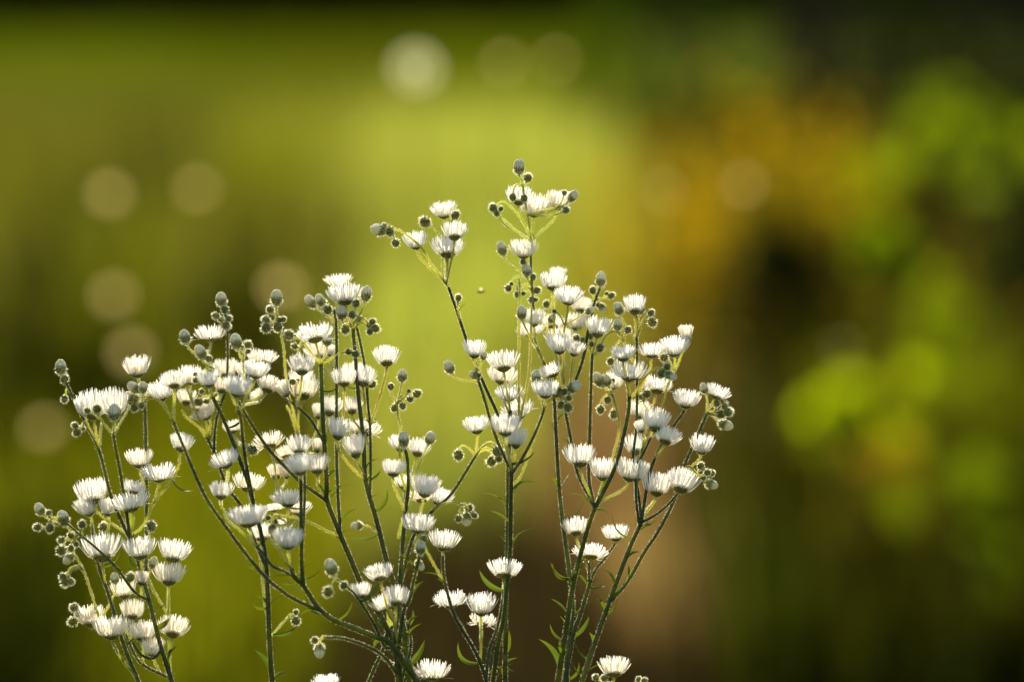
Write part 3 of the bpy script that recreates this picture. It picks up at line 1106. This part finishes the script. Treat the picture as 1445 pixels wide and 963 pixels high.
def make_tip(seed):
    rnd = random.Random(seed); mb = MB()
    n = 13
    mb.lathe([(r * .95, z) for r, z in BUD_WT], 16, 1)
    for k in range(n):                                       # furled rays
        a = 2 * math.pi * k / n + rnd.uniform(-.08, .08); e = rnd.uniform(.97, 1.1)
        L, Q = [], []
        for r, z in BUD_WT:
            w = .5 * 2 * math.pi / n * .74
            L.append(Vector((math.cos(a - w) * r, math.sin(a - w) * r, z * e))); Q.append(Vector((math.cos(a + w) * r * 1.04, math.sin(a + w) * r * 1.04, z * e)))
        mb.strip(L, Q)
    return mb.mesh("petal_tip", [M_BUDTIP, M_BUDGAP])
RAYS = {'c': [make_rays(10 + k, 'cup') for k in range(7)], 'o': [make_rays(30 + k, 'open') for k in range(5)], 's': [make_rays(50 + k, 'shut') for k in range(3)]}
RAYS_BACK = {'c': [make_rays(110 + k, 'cup', M_RAYWARM) for k in range(5)], 'o': [make_rays(130 + k, 'open', M_RAYWARM) for k in range(4)], 's': [make_rays(150 + k, 'shut', M_RAYWARM) for k in range(2)]}
CUPS = [make_cup(60 + k) for k in range(4)]
DISC = make_disc()
BUDS = {'w': [make_bud(70 + k, 'w') for k in range(4)], 'g': [make_bud(80 + k, 'g') for k in range(4)]}
TIPS = [make_tip(90 + k) for k in range(3)]

# ------------------------------------------------------------------ the fleabane plants
MM = FOCUS / F                                               # metres per pixel of the photograph at the plane of focus
def P3(x, y, z):
    """z in millimetres towards the camera from the plane of focus"""
    return at(x, y, FOCUS - 1.6 * z / 1000.0)
def catmull(pts, step=5.0):
    if len(pts) == 2:
        pts = [pts[0], tuple((a + b) / 2 for a, b in zip(*pts)), pts[1]]
    out = []
    ext = [tuple(2 * a - b for a, b in zip(pts[0], pts[1]))] + list(pts) + [tuple(2 * a - b for a, b in zip(pts[-1], pts[-2]))]
    for i in range(1, len(ext) - 2):
        p0, p1, p2, p3 = ext[i - 1:i + 3]
        n = max(2, int(math.dist(p1[:2], p2[:2]) / step))
        for k in range(n):
            t = k / n
            out.append(tuple(0.5 * (2 * b + (c - a) * t + (2 * a - 5 * b + 4 * c - d) * t * t + (3 * b - a - 3 * c + d) * t ** 3) for a, b, c, d in zip(p0, p1, p2, p3)))
    out.append(tuple(pts[-1]))
    return out

LABELS = {
 'A': "leftmost fleabane plant, a fan of small white daisies and nodding buds by the left edge",
 'B': "fleabane plant on the lone upright stem, filling the left cluster's upper left",
 'C': "fleabane plant on the low curved branch, spreading left behind the upright stem",
 'D': "fleabane plant on two dark slanting stems, topped by the daisies above the left cluster",
 'E': "fleabane plant with a pale side branch arching right, next to the slanting stems",
 'F': "small fleabane plant low in the middle, four loose daisies on a slanting stem",
 'G': "fleabane plant on twin straight stems in the middle, with a tall thin left branch",
 'K': "tallest fleabane plant, its budded top rising highest, right of the twin stems",
 'Q': "rightmost fleabane plant, leaning right with drooping bud clusters along its outer stem",
 'M': "short fleabane with one pinkish daisy, right of the leaning stems at the bottom",
 'N': "short fleabane with one open pinkish daisy at the bottom, right of the stem tangle",
 'O': "fleabane showing only petal tips over the bottom edge, left of the stem tangle",
}
plants = {}
cur, tile = None, (0, 0, 1.0)
hrnd = random.Random(4242)
for line in DATA.strip().splitlines():
    tk = line.split()
    if not tk: continue
    if tk[0] == 'P':
        cur = plants.setdefault(tk[1], {'z': float(tk[2]), 'R': [], 'S': [], 'H': [], 'B': [], 'L': []})
        continue
    if tk[0][0] == '@':
        tile = (float(tk[0][1:]), float(tk[1]), float(tk[2])); continue
    X = lambda v: tile[0] + float(v) / tile[2]
    Y = lambda v: tile[1] + float(v) / tile[2]
    if tk[0] in 'RS':
        z, w0, w1 = map(float, tk[1:4]); c = tk[4:]
        cur[tk[0]].append((z, w0, w1, [(X(a), Y(b)) for a, b in zip(c[::2], c[1::2])]))
    elif tk[0] == 'H':
        v = tk[1:]
        kind = None
        if v[-1] in ('o', 's', 'c'): kind = v.pop()
        z = float(v[7]) if len(v) > 7 else None
        cur['H'].append((X(v[0]), Y(v[1]), X(v[2]), Y(v[3]), float(v[4]) / tile[2], X(v[5]), Y(v[6]), z, kind))
    elif tk[0] == 'B':
        v = tk[1:]
        cur['B'].append((X(v[0]), Y(v[1]), float(v[2]) / tile[2], float(v[3]), v[4], X(v[5]), Y(v[6])))
    elif tk[0] == 'L':
        v = tk[1:]
        cur['L'].append((X(v[0]), Y(v[1]), X(v[2]), Y(v[3]), float(v[4]) / tile[2], float(v[5])))

WARN = []
for key, pl in plants.items():
    rnd = random.Random("plant" + key)
    sm = MB(); samples = []
    bx = sum(r[3][0][0] for r in pl['R']) / len(pl['R'])
    zb = pl['z']
    foot = P3(bx, 963, zb); foot.z = 0
    root = thing("fleabane_plant", LABELS[key], "flower plant", foot, "fleabane plants in the foreground")
    inv = Vector(foot)
    def near(x, y, limit, what):
        best = min(samples, key=lambda s: (s[0] - x) ** 2 + (s[1] - y) ** 2)
        dd = math.dist(best[:2], (x, y))
        if dd > limit: WARN.append("%s %s (%.0f,%.0f) %.0f px off" % (key, what, x, y, dd))
        return best
    def lay(path, w0, w1, hair=1.0, rec=True, n=7, m=0):
        pts = [P3(*p) - inv for p in path]
        N_ = len(pts)
        rad = [MM * 0.5 * (w0 + (w1 - w0) * k / max(1, N_ - 1)) for k in range(N_)]
        sm.tube(pts, rad, n, m)
        for k in range(N_ - 1):
            a, b = pts[k], pts[k + 1]
            L = (b - a).length
            for _ in range(int(hair * L * 1000 * 16 + rnd.random())):
                u = rnd.random(); t = (b - a).normalized(); o = t.orthogonal().normalized()
                o = Matrix.Rotation(rnd.uniform(0, 6.28), 3, t) @ o
                p = a.lerp(b, u) + o * rad[k] * 0.95
                hairs(sm, rnd, [(p, o)], 0.0007, 0.00005)
        if rec: samples.extend(path)
    def strip_leaf(mb, q, x1, y1, w, bend, dz, m=0, org=None):
        L = max(1e-3, math.dist(q[:2], (x1, y1)))
        nx, ny = -(y1 - q[1]) / L, (x1 - q[0]) / L
        mid, A_, B_ = [], [], []
        K = 9
        for k in range(K + 1):
            t = k / K
            b = 4 * bend * t * (1 - t) * L
            mid.append(P3(q[0] + (x1 - q[0]) * t + nx * b, q[1] + (y1 - q[1]) * t + ny * b, q[2] + dz * t) - org)
        tw = rnd.uniform(-.7, .7)
        for k in range(K + 1):
            t = k / K
            d = (mid[min(k + 1, K)] - mid[max(k - 1, 0)]).normalized()
            tk = tw + rnd.uniform(-.12, .12) + t * .6
            side = d.cross(FW).normalized(); side = (side * math.cos(tk) + FW * math.sin(tk))
            ww = w * MM * .5 * (math.sin(math.pi * (0.1 + 0.9 * t) ** .85) ** .8 * .95 + .05 if t < 1 else .02)
            cup = -FW * ww * .35
            A_.append(mid[k] - side * ww + cup); B_.append(mid[k] + side * ww + cup)
        mb.strip(A_, mid, m); mb.strip(mid, B_, m)
    def bract(x, y, z, w):
        for _ in range(rnd.choice((1, 1, 2))):
            a = R(rnd.uniform(-75, 75)); L = rnd.uniform(6, 15)
            strip_leaf(sm, (x, y, z), x + math.sin(a) * L, y - math.cos(a) * L, rnd.uniform(1.4, 2.8), rnd.uniform(-.25, .25), rnd.uniform(-3, 3), 3, inv)
    for z, w0, w1, pts in pl['R']:
        n = len(pts)
        path = catmull([(x, y, zb + z * k / (n - 1)) for k, (x, y) in enumerate(pts)])
        lay(path, w0, w1)
        p0 = P3(*path[0]) - inv; d = (p0 - (P3(*path[3]) - inv)).normalized()
        r0 = MM * w0 / 2
        lower = [p0, p0 + d * 0.06, p0.lerp(Vector((rnd.uniform(-.01, .01), rnd.uniform(-.01, .01), 0)), .35) + d * .06, Vector((p0.x * .2, p0.y * .2, .25)), Vector((rnd.uniform(-.006, .006), rnd.uniform(-.006, .006), -.02))]
        sm.tube(lower, [r0, r0, r0 * 1.1, r0 * 1.25, r0 * 1.4], 6, 0)
    for z, w0, w1, pts in pl['S']:
        q = near(pts[0][0], pts[0][1], 16, 'S')
        pts = [q[:2]] + pts[1:]; n = len(pts)
        lay(catmull([(x, y, q[2] + (zb + z - q[2]) * k / (n - 1)) for k, (x, y) in enumerate(pts)]), w0, w1, m=2 if w0 <= 3.6 else 0)
        bract(q[0], q[1], q[2], w0)
    for hi, (x0, y0, x1, y1, w, jx, jy, z, kind) in enumerate(pl['H']):
        q = near(jx, jy, 22, 'H')
        L = math.dist((x0, y0), q[:2])
        zz = zb + z if z is not None else q[2] + rnd.uniform(-.3, .3) * L * .311
        ax, ay = x1 - x0, y1 - y0
        h = math.hypot(ax, ay); ux, uy = ax / h, ay / h
        pth = []
        c1 = (q[0] + (x0 - q[0]) * .35, q[1] + (y0 - q[1]) * .4); c2 = (x0 - ux * L * .3, y0 - uy * L * .3)
        N_ = max(4, int(L / 6))
        for k in range(N_ + 1):
            t = k / N_; s = 1 - t
            pth.append(tuple(s ** 3 * a + 3 * s * s * t * b + 3 * s * t * t * c + t ** 3 * d for a, b, c, d in
                             ((q[0], c1[0], c2[0], x0), (q[1], c1[1], c2[1], y0), (q[2], q[2] * .6 + zz * .4, zz, zz))))
        lay(pth, 3.0, 3.2 if w > 25 else 2.4, rec=False, n=6, m=2)
        base = P3(x0, y0, zz)
        away = math.tan(R(rnd.uniform(-14, 22)))
        axis = (Vector((ux, 0, 0)) - UP * uy + FW * away).normalized()
        kind = kind or ('s' if w < 27 and h > w * .75 else ('o' if h < w * .56 and rnd.random() < .5 else 'c'))
        o = obj("flower_head", rnd.choice((RAYS_BACK if zz - zb < -9 or (y0 > 800 and x0 < 300) or key in "MN" else RAYS)[kind]), root, base - inv)
        rot = axis.to_track_quat('Z', 'Y') @ Quaternion((0, 0, 1), rnd.uniform(0, 6.28))
        o.rotation_mode = 'QUATERNION'; o.rotation_quaternion = rot
        S = w * MM * 1.16
        o.scale = (S, S, h * MM * 1.16)
        obj("flower_cup", rnd.choice(CUPS), o); obj("flower_disc", DISC, o)
    for cx, cy, r, ang, kind, jx, jy in pl['B']:
        q = near(jx, jy, 22, 'B')
        L = max(4.0, math.dist((cx, cy), q[:2]))
        zz = q[2] + rnd.uniform(-.35, .35) * min(L, 40) * .311
        ux, uy = math.sin(R(ang)), -math.cos(R(ang))
        sx, sy = cx - ux * r * .95, cy - uy * r * .95
        c1 = (q[0] + (sx - q[0]) * .4, q[1] + (sy - q[1]) * .4 - (L * .55 if uy > .3 else 0)); c2 = (sx - ux * L * .4, sy - uy * L * .4)
        N_ = max(4, int(L / 4)); pth = []
        for k in range(N_ + 1):
            t = k / N_; s = 1 - t
            pth.append(tuple(s ** 3 * a + 3 * s * s * t * b + 3 * s * t * t * c + t ** 3 * d for a, b, c, d in
                             ((q[0], c1[0], c2[0], sx), (q[1], c1[1], c2[1], sy), (q[2], q[2] * .6 + zz * .4, zz, zz))))
        lay(pth, 2.4, 2.0, rec=False, n=6, m=2)
        axis = (Vector((ux, 0, 0)) - UP * uy + FW * rnd.uniform(-.25, .35)).normalized()
        o = obj("flower_bud", rnd.choice(BUDS[kind]), root, P3(cx, cy, zz) - inv)
        o.rotation_mode = 'QUATERNION'; o.rotation_quaternion = axis.to_track_quat('Z', 'Y') @ Quaternion((0, 0, 1), rnd.uniform(0, 6.28))
        S = 2 * r * MM * (0.9 if kind == 'w' else .92)
        o.scale = (S, S, S * rnd.uniform(.95, 1.1) * (1.08 if kind == 'w' else 1))
        if kind == 'w': obj("petal_tip", rnd.choice(TIPS), o)
    for x0, y0, x1, y1, w, bend in pl['L']:
        q = near(x0, y0, 22, 'L')
        L = math.dist(q[:2], (x1, y1)); lb = MB()
        strip_leaf(lb, q, x1, y1, w, bend, rnd.uniform(-.35, .35) * L * .311, 0, P3(*q))
        obj("leaf", lb.mesh("leaf", M_LEAF), root, P3(*q) - inv)
    for z, w0, w1, pts in pl['R']:                            # narrow leaves up the main stems
        for (xa, ya), (xb, yb) in zip(pts, pts[1:]):
            for _ in range(int(math.dist((xa, ya), (xb, yb)) / 75 + rnd.random())):
                u = rnd.random(); q = near(xa + (xb - xa) * u, ya + (yb - ya) * u, 30, 'leaf')
                a = R(rnd.choice((-1, 1)) * rnd.uniform(25, 70)); L = rnd.uniform(18, 42); lb = MB()
                strip_leaf(lb, q, q[0] + math.sin(a) * L, q[1] - math.cos(a) * L, rnd.uniform(2, 4.5), rnd.choice((-1, 1)) * rnd.uniform(.08, .25), rnd.uniform(-8, 8), 0, P3(*q))
                obj("leaf", lb.mesh("leaf", M_LEAF), root, P3(*q) - inv)
    obj("stem", sm.mesh("stem", [M_STEM, M_HAIR, M_PEDICEL, M_LEAF]), root)

# ------------------------------------------------------------------ the small insect hovering between the two tall stems
M_BEE = leafy("insect_body", (0.25, 0.15, 0.02), (0.5, 0.3, 0.03), 0.4, 0.03, 0.4, 0.3, 900, 0.01)
M_WING = leafy("insect_wing", (0.5, 0.45, 0.25), (0.8, 0.7, 0.35), 0.75, 0.05, 0.3, 0.1, 100, 0.0)
ip = P3(678, 412, -45)
bee = thing("insect", "tiny golden insect hovering between the thin left branch and the tallest plant", "insect", ip)
mb = MB()
mb.tube([Vector((-.0016, 0, -.0002)), Vector((-.0009, 0, -.0001)), Vector((0, 0, 0)), Vector((.0005, 0, .0001)), Vector((.001, 0, .0002)), Vector((.0015, 0, .0002)), Vector((.0019, 0, .0001))],
        [.0001, .0006, .0007, .0004, .0006, .0005, .0002], 10)
for s in (-1, 1):
    for k in (-1, 0, 1):
        mb.tube([Vector((.0008 + k * .0003, s * .0004, 0)), Vector((.0008 + k * .0006, s * .001, -.0004)), Vector((.0007 + k * .0008, s * .0011, -.0011))], [.00008, .00006, .00004], 4)
obj("body", mb.mesh("body", M_BEE), bee)
for s in (-1, 1):
    mb = MB(); a = Vector((.0008, s * .0003, .0005)); d = Vector((-.0010, s * .0012, .0013)); n = Vector((.6, 0, .5))
    ts = (0, .3, .7, 1); ws = (.0001, .0005, .0006, .0001)
    mb.strip([a + d * t - n * w for t, w in zip(ts, ws)], [a + d * t + n * w for t, w in zip(ts, ws)])
    obj("wing", mb.mesh("wing", M_WING), bee)
